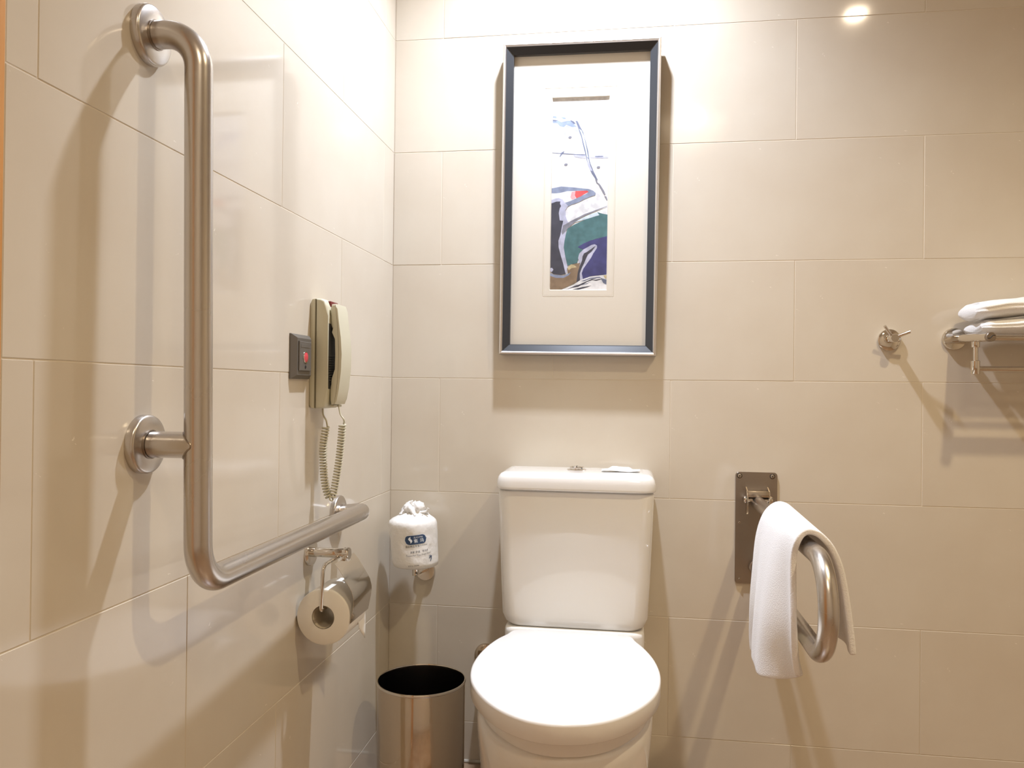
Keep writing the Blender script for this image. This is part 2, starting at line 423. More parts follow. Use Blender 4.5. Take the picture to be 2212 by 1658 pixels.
# ------------------------------------------------------------------ soap sachet on the tank lid
bm = bmesh.new(); W_, D_ = .092, .050; nx, ny = 24, 14
grid = {}
for top in (1, 0):
    for i in range(nx + 1):
        for j in range(ny + 1):
            s, q = i / nx, j / ny
            e = max(0, min(1, (s - .12) / .18)) * max(0, min(1, (.88 - s) / .18)); e2 = math.sin(PI * q) ** .7
            h = .0085 * (e * e * (3 - 2 * e)) * e2 * (1 if top else -.15) + (.0006 if top else 0) + .0007 * h3(s * 9, q * 6, top)
            lift = .0022 + .0012 * math.sin(s * 7)
            grid[top, i, j] = bm.verts.new((.5635 + W_ * s, -.125 + D_ * q + .004 * s, .782 + lift + h))
for top in (1, 0):
    for i in range(nx):
        for j in range(ny):
            bm.faces.new([grid[top, i, j], grid[top, i + 1, j], grid[top, i + 1, j + 1], grid[top, i, j + 1]])
edge = [(i, 0) for i in range(nx)] + [(nx, j) for j in range(ny)] + [(i, ny) for i in range(nx, 0, -1)] + [(0, j) for j in range(ny, 0, -1)]
for a, b in zip(edge, edge[1:] + edge[:1]): bm.faces.new([grid[1, a[0], a[1]], grid[1, b[0], b[1]], grid[0, b[0], b[1]], grid[0, a[0], a[1]]])
o = obj('sachet', bm, m_bag); o['label'] = 'small puffy white sachet lying on the toilet tank lid'; o['category'] = 'sachet'

# ------------------------------------------------------------------ waste bin
bc = (.1565, -.25, 0)
t = thing('waste_bin', 'round polished steel waste bin standing between the left wall and the toilet', 'bin', bc)
obj('shell', LATHE([(.0985, .001), (.1005, .004), (.1012, .03), (.1012, .296), (.1000, .2985)], bc, seg=96, cap1=False), m_bin, t)
bm = LATHE([(.1012, .297), (.1028, .2985), (.1034, .301), (.1022, .3035), (.1000, .3035), (.0990, .301), (.0992, .297)], bc, seg=96, cap0=False, cap1=False)
obj('rim', bm, m_chrome, t)
obj('liner', LATHE([(.0993, .3005), (.0985, .297), (.0970, .02), (.094, .012)], bc, seg=96, cap0=False), m_dark, t)

# ------------------------------------------------------------------ L-shaped grab bar on the left wall
YB = -1.097
t = thing('wall_grab_bar', 'long L-shaped brushed steel grab bar on three round flanges on the left wall', 'grab bar', (0, YB, .72))
R_ = .0176
bar = fillet([(0.008, YB, 1.437), (.072, YB, 1.437), (.0805, YB, .7225), (.064, -.405, .7135), (.006, -.397, .706)], [.048, .056, .020], 14)
obj('bar', TUBE(densify(bar, .03), R_, 28), m_steel, t, angle=60)
obj('side_post', TUBE([(.008, YB, .903), (.078, YB, .903)], .0172, 28), m_steel, t)
bm = bmesh.new()
wl = []
for k in range(41):
    a = 2 * PI * k / 40
    wl.append((.0775 - .0168 * 0 + .0005 - (R_ - math.sqrt(max(0, R_ ** 2 - (.0178 * math.cos(a)) ** 2))) * -1 - R_ + .0, YB + .0178 * math.cos(a), .903 + .0178 * math.sin(a)))
tube(bm, wl, .0012, 6, False); obj('weld_seam', bm, m_plate, t)
for (y, z) in ((YB, 1.437), (YB, .903), (-.397, .706)):
    f = obj('flange', LATHE([(.0385, 0), (.0385, .0085), (.0375, .0105), (.035, .0118), (.019, .0125)], (0, y, z), 'X', 48), m_steel, t)
    obj('collar_ring', LATHE([(.0192, .0100), (.0192, .0140), (.0178, .0142)], (0, y, z), 'X', 36, False, False), m_plate, f)

# ------------------------------------------------------------------ wall telephone
t = thing('wall_telephone', 'beige wall telephone with its handset hung up and a coiled cord', 'telephone', (0, -.512, .937))
def shell(x0, x1, ins, b):
    z0, z1 = .937 + ins, 1.155 - ins
    poly = [(x0, z0 + .006), (x0 + .003, z0 + .001), (x1 - .006, z0), (x1, z0 + .012), (x1, z1 - .020), (x1 - .004, z1 - .006), (x1 - .010, z1), (x0 + .003, z1), (x0, z1 - .006)]
    return PRISM(poly, 'Y', -.552 + ins, -.472 - ins, b, 3)
obj('rear_shell', PRISM([(0, .944), (.003, .938), (.0105, .937), (.0105, 1.155), (.004, 1.154), (0, 1.146)], 'Y', -.552, -.472, .002), m_phone, t)
obj('seam', B(.0100, .0122, -.5512, -.4728, .9380, 1.1540), m_seam, t, False)
fs = obj('base', PRISM([(.0118, .937), (.027, .937), (.033, .941), (.036, .952), (.0375, .975), (.0375, 1.120), (.0355, 1.138), (.030, 1.151), (.022, 1.155), (.0118, 1.155)], 'Y', -.552, -.472, .0045, 3), m_phone, t)
obj('indicator_lamp', B(.0270, .0355, -.533, -.492, 1.1395, 1.1520, .002), m_red, fs)
obj('cradle_hollow', B(.036, .0383, -.548, -.478, .976, 1.106, .0008), m_phone_dk, fs, False)
for k in range(11):
    obj('grip_rib', B(.0380, .0405, -.5475, -.479, .992 + k * .0048, .9942 + k * .0048, .0004, 1), m_phone_dk, fs, False)
hp = [(.0400, 1.1445), (.0500, 1.1450), (.0525, 1.1350), (.0555, 1.1100), (.0600, 1.0780), (.0622, 1.0450), (.0610, 1.0100), (.0570, .9750), (.0530, .9540), (.0500, .9450), (.0410, .9445),
      (.0388, .9540), (.0386, .9800), (.0415, .9880), (.0460, .9960), (.0485, 1.0150), (.0490, 1.0450), (.0480, 1.0750), (.0450, 1.0900), (.0410, 1.0970), (.0386, 1.1040), (.0386, 1.1350)]
hs = obj('handset', PRISM(hp, 'Y', -.541, -.484, .0035, 3), m_phone, t)
obj('handset_seam', TUBE(spline([(.0480, -.5408, 1.1435), (.0530, -.5411, 1.100), (.0560, -.5411, 1.045), (.0535, -.5411, .985), (.0478, -.5408, .947)], 6), .0003, 6), m_seam, hs)
obj('cradle_lip', PRISM([(.037, .940), (.0445, .9395), (.0450, .9435), (.037, .9445)], 'Y', -.535, -.490, .001), m_phone, fs)
# coiled cord
path = spline([(.024, -.522, .900), (.019, -.522, .860), (.020, -.522, .815), (.024, -.521, .780), (.032, -.520, .757), (.039, -.518, .763), (.045, -.517, .795), (.0505, -.516, .835), (.054, -.515, .875), (.056, -.515, .905)], 40)
turns = 52; pts = []; N = turns * 14
L = [0]
for a, b in zip(path, path[1:]): L.append(L[-1] + (b - a).length)
def at_len(s):
    s *= L[-1]
    for i in range(len(L) - 1):
        if L[i + 1] >= s: break
    f = (s - L[i]) / max(1e-9, L[i + 1] - L[i]); return path[i].lerp(path[i + 1], f), (path[i + 1] - path[i]).normalized()
for k in range(N + 1):
    s = k / N; p, T = at_len(s)
    a = Vector((0, 1, 0)); a = (a - T * a.dot(T)).normalized(); b = T.cross(a)
    sv = s + .012 * math.sin(s * 2 * PI * 1.5) ; th = 2 * PI * turns * s
    R0 = .0064
    pts.append(p + (a * math.cos(th) + b * math.sin(th)) * R0)
lead_in = spline([(.016, -.520, .940), (.0165, -.520, .925), (.023, -.519, .912), pts[0] + Vector((0, 0, .002)), pts[0]], 6)
lead_out = spline([pts[-1], pts[-1] + Vector((.001, 0, .003)), (.058, -.514, .915), (.050, -.512, .926), (.0455, -.512, .948)], 6)
obj('coiled_cord', TUBE(lead_in[:-1] + pts + lead_out[1:], .00175, 6), m_phone, t, angle=80)

# ------------------------------------------------------------------ emergency call plate
t = thing('emergency_call_plate', 'square dark grey call plate with a lit red button beside the telephone', 'call button', (0, -.605, 1.037))
def sq(y0, y1, z0, z1, x): return [Vector((x, y0, z0)), Vector((x, y1, z0)), Vector((x, y1, z1)), Vector((x, y0, z1))]
bm = bmesh.new()
Y0, Y1, Z0, Z1 = -.648, -.5615, .9945, 1.0795
loft(bm, [sq(Y0, Y1, Z0, Z1, 0), sq(Y0, Y1, Z0, Z1, .003), sq(Y0 + .0105, Y1 - .0105, Z0 + .0075, Z1 - .0075, .0115)])
pl_ = obj('plate', bm, m_switch, t, False)
bm = bmesh.new()
loft(bm, [sq(Y0 + .0155, Y1 - .0155, Z0 + .0155, Z1 - .0135, .0112), sq(Y0 + .0155, Y1 - .0155, Z0 + .0155, Z1 - .0135, .0135), sq(Y0 + .0165, Y1 - .0165, Z0 + .0165, Z1 - .0145, .0142)])
pn = obj('inner_panel', bm, m_switch, t, False)
obj('label_strip', B(.0140, .0147, -.627, -.585, 1.0545, 1.0605, .0002, 1), m_switch, pn, False)
obj('button_ring', LATHE([(.0112, .0140), (.0112, .0152), (.0098, .0156), (.0094, .0142)], (0, -.605, 1.036), 'X', 32, False, False), m_chrome, pn)
obj('button', LATHE([(.0094, .0140), (.0090, .0158), (.006, .0170), (.002, .0174)], (0, -.605, 1.036), 'X', 28), m_redlit, t, label='red lit button')
obj('keyhole', LATHE([(.0032, .0140), (.0032, .0146), (.0022, .0147)], (0, -.605, 1.0175), 'X', 16), m_black, pn)

# ------------------------------------------------------------------ toilet paper holder + roll
t = thing('toilet_paper_holder', 'chrome toilet paper holder with a folded metal cover flap on the left wall', 'paper holder', (0, -.543, .650))
obj('flange', LATHE([(.026, 0), (.026, .006), (.0245, .0085), (.011, .009)], (0, -.543, .650), 'X', 40), m_chrome, t)
obj('post', LATHE([(.0095, .006), (.0095, .073), (.0088, .0745)], (0, -.543, .651), 'X', 28), m_chrome, t)
obj('end_cap', LATHE([(.0112, .0735), (.0118, .0745), (.0118, .0835), (.0108, .0845)], (0, -.543, .651), 'X', 28), m_chrome, t)
obj('wire_arm', TUBE(fillet([(.064, -.548, .6455), (.061, -.622, .6440), (.058, -.622, .5580), (.057, -.512, .5580)], [.016, .006], 8), .0035, 12), m_chrome, t)
pp = [(.0780, .6440), (.0880, .6320), (.1085, .6005), (.1125, .5930), (.1160, .5800), (.1165, .5720), (.1150, .5600), (.1095, .5320)]
bm = bmesh.new()
def strip(ya, yb, pts_):
    th = .0005
    loft(bm, [[Vector((x, ya, z)), Vector((x, yb, z)), Vector((x - th * 1.6, yb, z - th * 1.2)), Vector((x - th * 1.6, ya, z - th * 1.2))] for x, z in pts_])
strip(-.606, -.552, pp[0:2]); strip(-.552, -.530, [(.0840, .6368), pp[1]]); strip(-.530, -.500, pp[0:2]); strip(-.606, -.500, pp[1:])
cvr = obj('cover_flap', bm, m_chrome, t, angle=25)
obj('cover_tongue', B(.072, .0815, -.5545, -.5505, .640, .660, .001), m_chrome, cvr)

t = thing('toilet_roll', 'toilet roll in use, hanging from the wire arm under the cover flap', 'toilet roll', (.0555, -.555, .543))
bm = LATHE([(.0222, 0), (.0500, 0), (.0525, .0012), (.0533, .004), (.0533, .095), (.052, .099), (.0222, .099)], (.0558, -.606, .5415), 'Y', 64, False, False)
obj('paper', bm, m_paper, t)
obj('core', LATHE([(.0223, .0), (.0223, .099), (.0212, .099), (.0212, .0)], (.0558, -.6062, .5415), 'Y', 40, False, False), mat('cardboard_core', (0.60, 0.52, 0.40), 0.9), t)
bm = bmesh.new()
rows = []
for k in range(9):
    s = k / 8; z = .555 - .083 * s; x = .1045 + .001 * math.sin(s * 4) - .003 * s
    ya = -.585 + .055 * s ** 1.1; yb = -.503 + .004 * s
    rows.append([bm.verts.new((x + .002 * math.sin(q * 5 + s * 3), ya + (yb - ya) * q, z + .034 * (1 - q) * s)) for q in [i / 6 for i in range(7)]])
for a, b in zip(rows, rows[1:]):
    for i in range(6): bm.faces.new((a[i], a[i + 1], b[i + 1], b[i]))
ls = obj('loose_sheet', bm, m_paper, t); md = ls.modifiers.new('s', 'SOLIDIFY'); md.thickness = .0004

# ------------------------------------------------------------------ spare roll on its peg
t = thing('spare_roll_holder', 'chrome upright spare roll holder low on the back wall near the corner', 'roll holder', (.100, 0, .498))
obj('flange', LATHE([(.026, 0), (.026, -.006), (.0245, -.0085), (.010, -.009)], (.100, 0, .497), 'Y', 40), m_chrome, t)
obj('arm', TUBE(fillet([(.100, -.006, .503), (.097, -.09, .513), (.0955, -.0905, .527)], [.004]), .0085, 20), m_chrome, t)
obj('peg_foot', LATHE([(.0068, 0), (.0072, .001), (.0072, .016)], (.0955, -.0905, .504), 'Z', 24), m_chrome, t)
obj('support_disc', LATHE([(.030, 0), (.034, .0006), (.034, .0018)], (.0955, -.0905, .5265), 'Z', 36), m_chrome, t)

def bag_r(a, s):
    """radius of the wrapper; a = angle, s = 0 bottom .. 1 shoulder"""
    base = .0565 + .0035 * s
    sq_ = 1 + .030 * math.cos(4 * (a - .5)) + .02 * math.cos(3 * a + 1)
    return base * sq_ + .0016 * h3(math.cos(a) * 2.2, math.sin(a) * 2.2, s * 2.5) + .0007 * h3(math.cos(a) * 9, math.sin(a) * 9, s * 9)
def bag_c(s): return Vector((.0955 - .0085 * s, -.0895, .5290 + .114 * s))
def bag_p(a, s, off=0):
    c = bag_c(s); r = bag_r(a, s) + off
    return Vector((c.x + r * math.sin(a), c.y - r * math.cos(a), c.z))
t = thing('wrapped_toilet_roll', 'spare toilet roll in a tied white wrapper with a navy badge, on a peg', 'toilet roll', (.0955, -.0895, .529))
bm = bmesh.new(); SEG = 72; loops = []
for rr, zz in ((.2, -.0010), (.7, -.0008), (.9, .0005), (.97, .003)):
    loops.append([bag_c(0) + Vector((bag_r(2 * PI * k / SEG, 0) * rr * math.sin(2 * PI * k / SEG), -bag_r(2 * PI * k / SEG, 0) * rr * math.cos(2 * PI * k / SEG), zz)) for k in range(SEG)])
for i in range(1, 13):
    s = .04 + i / 12 * .90
    loops.append([bag_p(2 * PI * k / SEG, s) for k in range(SEG)])
cs = bag_c(1)
for (rr, dz, dx, cr) in ((.96, .001, 0, .3), (.86, .006, .001, .7), (.70, .0115, .003, 1.2), (.56, .0165, .005, 1.6), (.44, .021, .0065, 2.0)):
    L2 = []
    for k in range(SEG):
        a = 2 * PI * k / SEG; r = bag_r(a, 1) * rr + .0011 * cr * math.sin(a * 13 + 2 * math.sin(a * 3)) + .001 * cr * h3(math.cos(a) * 6, math.sin(a) * 6, dz * 90)
        L2.append(Vector((cs.x + dx + r * math.sin(a), cs.y - r * math.cos(a), cs.z + dz)))
    loops.append(L2)
loft(bm, loops, True, True)
obj('wrapper', bm, m_bag, t, angle=80)
bm = bmesh.new(); loops = []
for i, (r, dz) in enumerate(((.027, .018), (.0235, .023), (.0245, .029), (.0235, .035), (.018, .041), (.010, .0455), (.003, .047))):
    L2 = []
    for k in range(60):
        a = 2 * PI * k / 60
        rr = r * (1 + .16 * math.sin(a * 9 + i) + .16 * math.sin(a * 4 + i * 1.3)) + .003 * h3(math.cos(a) * 3, math.sin(a) * 3, i * .8)
        L2.append(Vector((cs.x + .0055 - .0005 * i + rr * 1.15 * math.sin(a), cs.y - rr * math.cos(a), cs.z + dz + .004 * math.sin(a * 5 + i) * (i > 2) * (i < 6))))
    loops.append(L2)
loft(bm, loops, True, True)
kn = obj('tied_top', bm, m_bag, t, angle=80)
bm = bmesh.new()
tube(bm, spline([(cs.x + .018, cs.y - .012, cs.z + .022), (cs.x + .030, cs.y - .014, cs.z + .024), (cs.x + .039, cs.y - .014, cs.z + .027), (cs.x + .044, cs.y - .013, cs.z + .034)], 6), .004, 10, True, lambda s: .0045 * (1 - .75 * s) if s < .7 else .0016 + .006 * (s - .7))
tube(bm, spline([(cs.x + .0, cs.y - .010, cs.z + .040), (cs.x - .001, cs.y - .012, cs.z + .047), (cs.x + .003, cs.y - .012, cs.z + .052)], 6), .004, 10, True, lambda s: .006 * (1 - .7 * s))
obj('twisted_tail', bm, m_bag, kn, angle=80)
# print on the wrapper
A0 = .36; S0 = .665; TIL = .10
def on_bag(x, y, off):
    """x to the right, y up, in metres from the badge centre"""
    xr = x * math.cos(TIL) - y * math.sin(TIL); yr = x * math.sin(TIL) + y * math.cos(TIL)
    return bag_p(A0 + xr / .059, S0 + yr / .114, off)
def flat(polys, m, name, parent, off):
    bm = bmesh.new()
    for poly in polys:
        v3 = [Vector((x, y, 0)) for x, y in poly]
        tris = tessellate_polygon([v3]); vv = [bm.verts.new(on_bag(x, y, off)) for x, y in poly]
        for a, b, c in tris:
            try: bm.faces.new((vv[a], vv[b], vv[c]))
            except ValueError: pass
    return obj(name, bm, m, parent, False)
def stadium(w2, h2, n=9, nx_=10):
    P = []
    for k in range(n + 1): a = -PI / 2 + PI * k / n; P.append((w2 - h2 + h2 * math.cos(a), h2 * math.sin(a)))
    for k in range(1, nx_): P.append((w2 - h2 - 2 * (w2 - h2) * k / nx_, h2))
    for k in range(n + 1): a = PI / 2 + PI * k / n; P.append((-w2 + h2 + h2 * math.cos(a), h2 * math.sin(a)))
    for k in range(1, nx_): P.append((-w2 + h2 + 2 * (w2 - h2) * k / nx_, -h2))
    return P
def band(w2, h2, off, m, name, parent):
    """curved badge: columns follow the round wrapper"""
    bm = bmesh.new(); cols = []
    n = 24
    for k in range(n + 1):
        x = -w2 + 2 * w2 * k / n; e = max(0, abs(x) - (w2 - h2)); h = math.sqrt(max(0, h2 * h2 - e * e)) + 1e-5
        cols.append([bm.verts.new(on_bag(x, -h + 2 * h * j / 4, off)) for j in range(5)])
    for a, b in zip(cols, cols[1:]):
        for j in range(4): bm.faces.new((a[j], b[j], b[j + 1], a[j + 1]))
    return obj(name, bm, m, parent, True)
bd = band(.0278, .0112, .0006, m_blue, 'badge', t)
band(.0290, .0123, .0003, m_whiteink, 'badge_border', t)
wave = [(-.0115, .0088), (-.0165, .0060), (-.0185, .0035), (-.0175, .0010), (-.0150, -.0015), (-.0138, -.0045), (-.0145, -.0080), (-.0105, -.0050), (-.0088, -.0020), (-.0095, .0005), (-.0118, .0030), (-.0125, .0055)]
flat([wave], m_whiteink, 'wave_mark', bd, .0010)
def text_mesh(body, size, x, y, m, name, parent, off, mapf, shear=0.0, space=1.0, align='CENTER', bold=0.0):
    cu = bpy.data.curves.new('txt', 'FONT'); cu.body = body; cu.size = size; cu.align_x = align; cu.align_y = 'CENTER'
    cu.space_character = space; cu.shear = shear; cu.resolution_u = 2; cu.offset = bold
    to = bpy.data.objects.new('txt', cu); COL.objects.link(to)
    dg = bpy.context.evaluated_depsgraph_get(); dg.update()
    me = bpy.data.meshes.new_from_object(to.evaluated_get(dg))
    bpy.data.objects.remove(to); bpy.data.curves.remove(cu)
    me.name = name; rl = root_loc(parent)
    for v in me.vertices: v.co = mapf(v.co.x + x, v.co.y + y, off) - rl
    me.materials.clear(); me.materials.append(m)
    o = bpy.data.objects.new(name, me); COL.objects.link(o); o.parent = parent; return o
text_mesh('SUO·MA', .0062, .0065, .0056, m_whiteink, 'lettering', bd, .0010, on_bag, .25)
text_mesh('索  玛', .0100, .0075, -.0034, m_whiteink, 'lettering', bd, .0010, on_bag, 0, 1.0, 'CENTER', .0001)
pr_ = text_mesh('酒店用品专家', .0060, -.0110, -.0160, m_ink, 'lettering', t, .0007, on_bag, 0, 1.05)
text_mesh('· Professional', .0042, .0165, -.0152, m_ink, 'lettering', t, .0007, on_bag, .3)
text_mesh('R', .0032, .0285, .0005, m_ink, 'lettering', t, .0007, on_bag)
text_mesh('温馨 舒适,  专为您', .0056, .0045, -.0300, m_ink, 'lettering', t, .0007, on_bag, .2, 1.1)
text_mesh('Tissue For You From Heart', .0056, .0025, -.0378, m_ink, 'lettering', t, .0007, on_bag, .3, 1.08)
text_mesh('索玛专业 卫生用纸', .0034, -.016, -.0630, m_ink, 'lettering', t, .0007, on_bag)
def P2(cx, cy, pts_): return [(cx + x, cy + y) for x, y in pts_]
flat([P2(.0345, -.052, [(-.006, -.002), (-.004, .003), (0, .004), (.003, .007), (.002, .002), (-.002, .001)]), P2(.0345, -.052, [(.003, .006), (.006, .004), (.004, -.003), (.001, -.009), (-.001, -.008), (.002, -.001)]),
      P2(.0345, -.052, [(-.002, .006), (0, .009), (.001, .006)]), P2(.0345, -.052, [(-.005, .005), (-.004, .008), (-.002, .005)])], m_blue, 'leaf_mark', t, .0009)

# ------------------------------------------------------------------ framed picture over the toilet
PW, PH = .1995, .3975
t = thing('framed_picture', 'tall framed abstract picture in a silver and dark frame above the toilet', 'picture', (.4969, -.0425, 1.4640), rot=(math.radians(1.08), math.radians(.42), 0))
def rects(seq):
    """loops of (half width, top, bottom, y) -> loft of rectangles, local coordinates"""
    bm = bmesh.new()
    loft(bm, [[Vector((-w_, y, -b)), Vector((w_, y, -b)), Vector((w_, y, a)), Vector((-w_, y, a))] for w_, a, b, y in seq], False, False)
    return bm
def ins(i, y): return (PW - i, PH - i, PH - i, y)
fo = obj('outer_frame', rects([ins(0.0002, .0045), ins(.0018, .0008), ins(.0042, 0), ins(.0066, .0008), ins(.0085, .003)]), m_silver, t, False, local=True)
obj('frame_side', rects([ins(.004, .0325), ins(0, .0325), ins(0, .0045)]), m_side, t, False, local=True)
obj('inner_frame', rects([ins(.0085, .003), ins(.0245, .0125), ins(.0265, .0135), ins(.0265, .0255)]), m_navy_frame, t, False, local=True)
bm = bmesh.new(); box(bm, -PW + .004, PW - .004, .0305, .0325, -PH + .004, PH - .004)
obj('backing_board', bm, m_black, t, False, local=True)
W1, T1, B1 = .0910, .2870, .2470     # grooved line
W2, T2, B2 = .0735, .2640, .2300     # window
bm = rects([(PW - .020, PH - .020, PH - .020, .0252), (W1 + .0009, T1 + .0009, B1 + .0009, .0252), (W1, T1, B1, .0266), (W1 - .0009, T1 - .0009, B1 - .0009, .0252),
            (W1 - .0030, T1 - .0030, B1 - .0030, .0252), (W1 - .0034, T1 - .0034, B1 - .0034, .0257), (W1 - .0038, T1 - .0038, B1 - .0038, .0252), (W2, T2, B2, .0252), (W2 - .0018, T2 - .0018, B2 - .0018, .0298)])
obj('mat_board', bm, m_mat, t, False, local=True)
bm = bmesh.new(); box(bm, -PW + .02, PW - .02, .0142, .0149, -PH + .02, PH - .02)
bm.free(); bm = bmesh.new()
vs4 = [bm.verts.new(p) for p in ((-PW + .026, .0146, -PH + .026), (PW - .026, .0146, -PH + .026), (PW - .026, .0146, PH - .026), (-PW + .026, .0146, PH - .026))]
bm.faces.new(vs4); obj('glass_pane', bm, m_glass, t, False, local=True)
C_ = dict(paper=(.80, .80, .81), lav=(.52, .53, .66), blue=(.30, .36, .52), slate=(.17, .19, .27), ice=(.62, .72, .79), gray=(.24, .24, .28), bluegray=(.27, .31, .42), pink=(.80, .42, .44),
          red=(.72, .10, .10), charcoal=(.065, .065, .085), teal=(.085, .19, .20), navy=(.065, .065, .19), brown=(.27, .19, .12), gold=(.55, .45, .26))
cm = {}
for k, c in C_.items():
    c = tuple(min(.9, v) for v in c)
    cm[k] = mat('watercolour_' + k, c, .9); noise_color(cm[k], tuple(v * .82 for v in c), tuple(min(.9, v * 1.15) for v in c), 60, 5)
ART = [
    ('lav', [(0,888),(73,882),(131,884),(235,876),(351,861),(443,850),(491,825),(516,784),(447,786),(400,806),(352,841),(260,842),(306,827),(238,823),(227,804),(179,832),(97,861),(0,865)]),
    ('blue', [(0,907),(66,907),(73,895),(0,900)]),
    ('blue', [(147,902),(211,901),(246,892),(188,891)]),
    ('blue', [(0,886),(96,885),(154,874),(246,881),(327,882),(432,848),(351,849),(247,862),(202,849),(132,855),(85,871),(0,874)]),
    ('slate', [(4,890),(96,885),(50,880),(0,882)]),
    ('slate', [(315,885),(373,878),(414,864),(374,865),(333,875)]),
    ('slate', [(407,880),(442,879),(501,844),(549,818),(586,780),(616,748),(641,721),(660,683),(685,655),(745,613),(817,571),(788,570),(711,603),(651,641),(609,680),(580,718),(547,752),(509,801),(461,840)]),
    ('ice', [(473,839),(519,829),(561,801),(593,759),(618,724),(643,686),(614,693),(591,728),(558,763),(524,801)]),
    ('lav', [(614,690),(649,679),(674,651),(722,617),(687,620),(639,648)]),
    ('slate', [(6,718),(151,714),(197,722),(225,722),(197,713),(382,708),(590,704),(590,700),(382,705),(186,709),(140,694),(134,696),(157,711),(7,716)]),
    ('lav', [(382,704),(590,700),(597,683),(498,687),(406,693)]),
    ('lav', [(659,698),(752,692),(763,699),(913,696),(1000,690),(1000,683),(914,682),(764,685),(683,686)]),
    ('slate', [(764,693),(902,694),(902,690),(764,689)]),
    ('gray', [(346,795),(343,799),(330,801),(311,801),(294,799),(286,795),(289,791),(303,789),(321,789),(338,791)]),
    ('gray', [(280,654),(277,658),(263,660),(245,660),(228,658),(220,654),(223,650),(236,648),(255,648),(272,650)]),
    ('gray', [(855,636),(852,640),(838,642),(820,642),(803,640),(795,636),(798,632),(812,630),(830,630),(847,632)]),
    ('gray', [(789,566),(801,556),(847,551),(901,526),(925,516),(866,526),(830,547),(795,554)]),
    ('gray', [(770,575),(811,573),(805,559),(867,544),(929,514),(958,494),(933,492),(903,506),(840,542),(791,559)]),
    ('gray', [(934,488),(972,484),(993,467),(980,463),(959,474)]),
    ('bluegray', [(3,531),(171,540),(334,536),(523,529),(658,524),(740,515),(784,503),(775,491),(701,485),(580,471),(500,458),(446,452),(366,445),(285,433),(177,430),(41,450),(0,479)]),
    ('paper', [(0,505),(106,505),(160,507),(281,515),(348,515),(578,516),(659,511),(633,502),(539,490),(445,477),(338,463),(243,455),(202,472),(134,479),(80,478),(0,469)]),
    ('pink', [(362,511),(429,514),(431,477),(364,470),(339,485)]),
    ('red', [(429,515),(632,516),(662,509),(579,497),(525,487),(445,477),(417,493)]),
    ('lav', [(0,470),(80,479),(134,480),(202,471),(243,455),(298,439),(283,429),(256,417),(261,385),(296,356),(344,346),(265,304),(266,288),(247,256),(235,223),(258,183),(308,122),(290,90),(263,82),(124,135),(116,296),(0,451)]),
    ('charcoal', [(0,452),(94,462),(162,462),(156,450),(177,438),(153,426),(138,401),(157,363),(218,361),(196,328),(173,288),(138,256),(144,223),(190,175),(233,134),(276,83),(195,78),(59,83),(0,98)]),
    ('gray', [(216,336),(343,356),(451,370),(478,364),(358,336),(278,312),(211,288),(190,300)]),
    ('gray', [(316,354),(585,393),(800,416),(988,435),(989,433),(814,412),(612,387),(424,360)]),
    ('ice', [(411,352),(586,379),(747,399),(842,402),(856,388),(614,367)]),
    ('teal', [(298,320),(412,340),(614,367),(856,388),(814,404),(910,395),(998,390),(998,277),(809,266),(701,256),(580,238),(486,223),(568,210),(597,190),(496,162),(477,140),(396,135),(308,126),(265,175),(235,223),(247,256),(272,296)]),
    ('navy', [(479,223),(594,243),(701,256),(809,265),(1000,279),(1000,80),(821,75),(712,71),(604,55),(523,57),(547,114),(652,174),(650,214),(582,210)]),
    ('lav', [(582,210),(730,234),(784,237),(822,230),(823,218),(760,190),(720,166),(654,138),(588,110),(562,86),(584,57),(537,49),(505,126),(504,154),(492,166),(515,190)]),
    ('brown', [(0,74),(141,66),(250,66),(317,82),(302,114),(369,132),(437,134),(531,142),(507,94),(483,41),(334,21),(199,0),(0,0)]),
    ('gold', [(309,114),(369,134),(423,130),(472,118),(383,114),(330,102)]),
    ('bluegray', [(0,88),(59,81),(236,74),(371,92),(331,76),(237,62),(101,63),(0,74)]),
    ('lav', [(3,114),(30,116),(58,106),(31,94),(4,96)]),
    ('charcoal', [(798,229),(718,212),(651,198),(597,190),(570,174),(565,154),(526,126),(493,94),(469,37),(504,27),(531,35),(528,86),(560,114),(600,138),(632,162),(665,184),(732,200)]),
    ('paper', [(550,53),(713,69),(848,74),(1000,79),(1000,0),(199,0),(402,25)]),
    ('slate', [(281,1),(470,25),(660,35),(741,45),(660,31),(470,19)]),
    ('charcoal', [(308,3),(551,32),(740,57),(822,59),(660,41),(498,15),(403,11)]),
    ('slate', [(551,45),(713,63),(876,68),(903,63),(713,57),(605,45)]),
    ('charcoal', [(376,0),(552,13),(743,23),(661,13),(499,0)]),
    ('charcoal', [(741,49),(877,57),(918,55),(823,47)]),
    ('slate', [(890,63),(1000,53),(1000,27),(946,35),(918,49)]),
    ('gold', [(943,75),(1000,77),(1000,57),(972,59)]),
]

bm = bmesh.new(); keys = list(cm); aw, ah = (W2 - .001) * 2, (T2 + B2 - .002)
def ap(u, v, d): return Vector((-W2 + .001 + aw * u / 1000, .0298 - d, -B2 + .001 + ah * v / 1000))
vv = [bm.verts.new(ap(*p, 0)) for p in ((-20, -20), (1020, -20), (1020, 1020), (-20, 1020))]
bm.faces.new(vv).material_index = keys.index('paper')
for i, (k, poly) in enumerate(ART):
    dd = .00003 * (i + 1)
    vv = [bm.verts.new(ap(u, v, dd)) for u, v in poly]
    for tr in tessellate_polygon([[Vector((u, v, 0)) for u, v in poly]]):
        try: bm.faces.new([vv[q] for q in tr]).material_index = keys.index(k)
        except ValueError: pass
for f in bm.faces:
    f.normal_update()
    if f.normal.y > 0: f.normal_flip()
me = bpy.data.meshes.new('artwork'); bm.to_mesh(me); bm.free()
for k in keys: me.materials.append(cm[k])
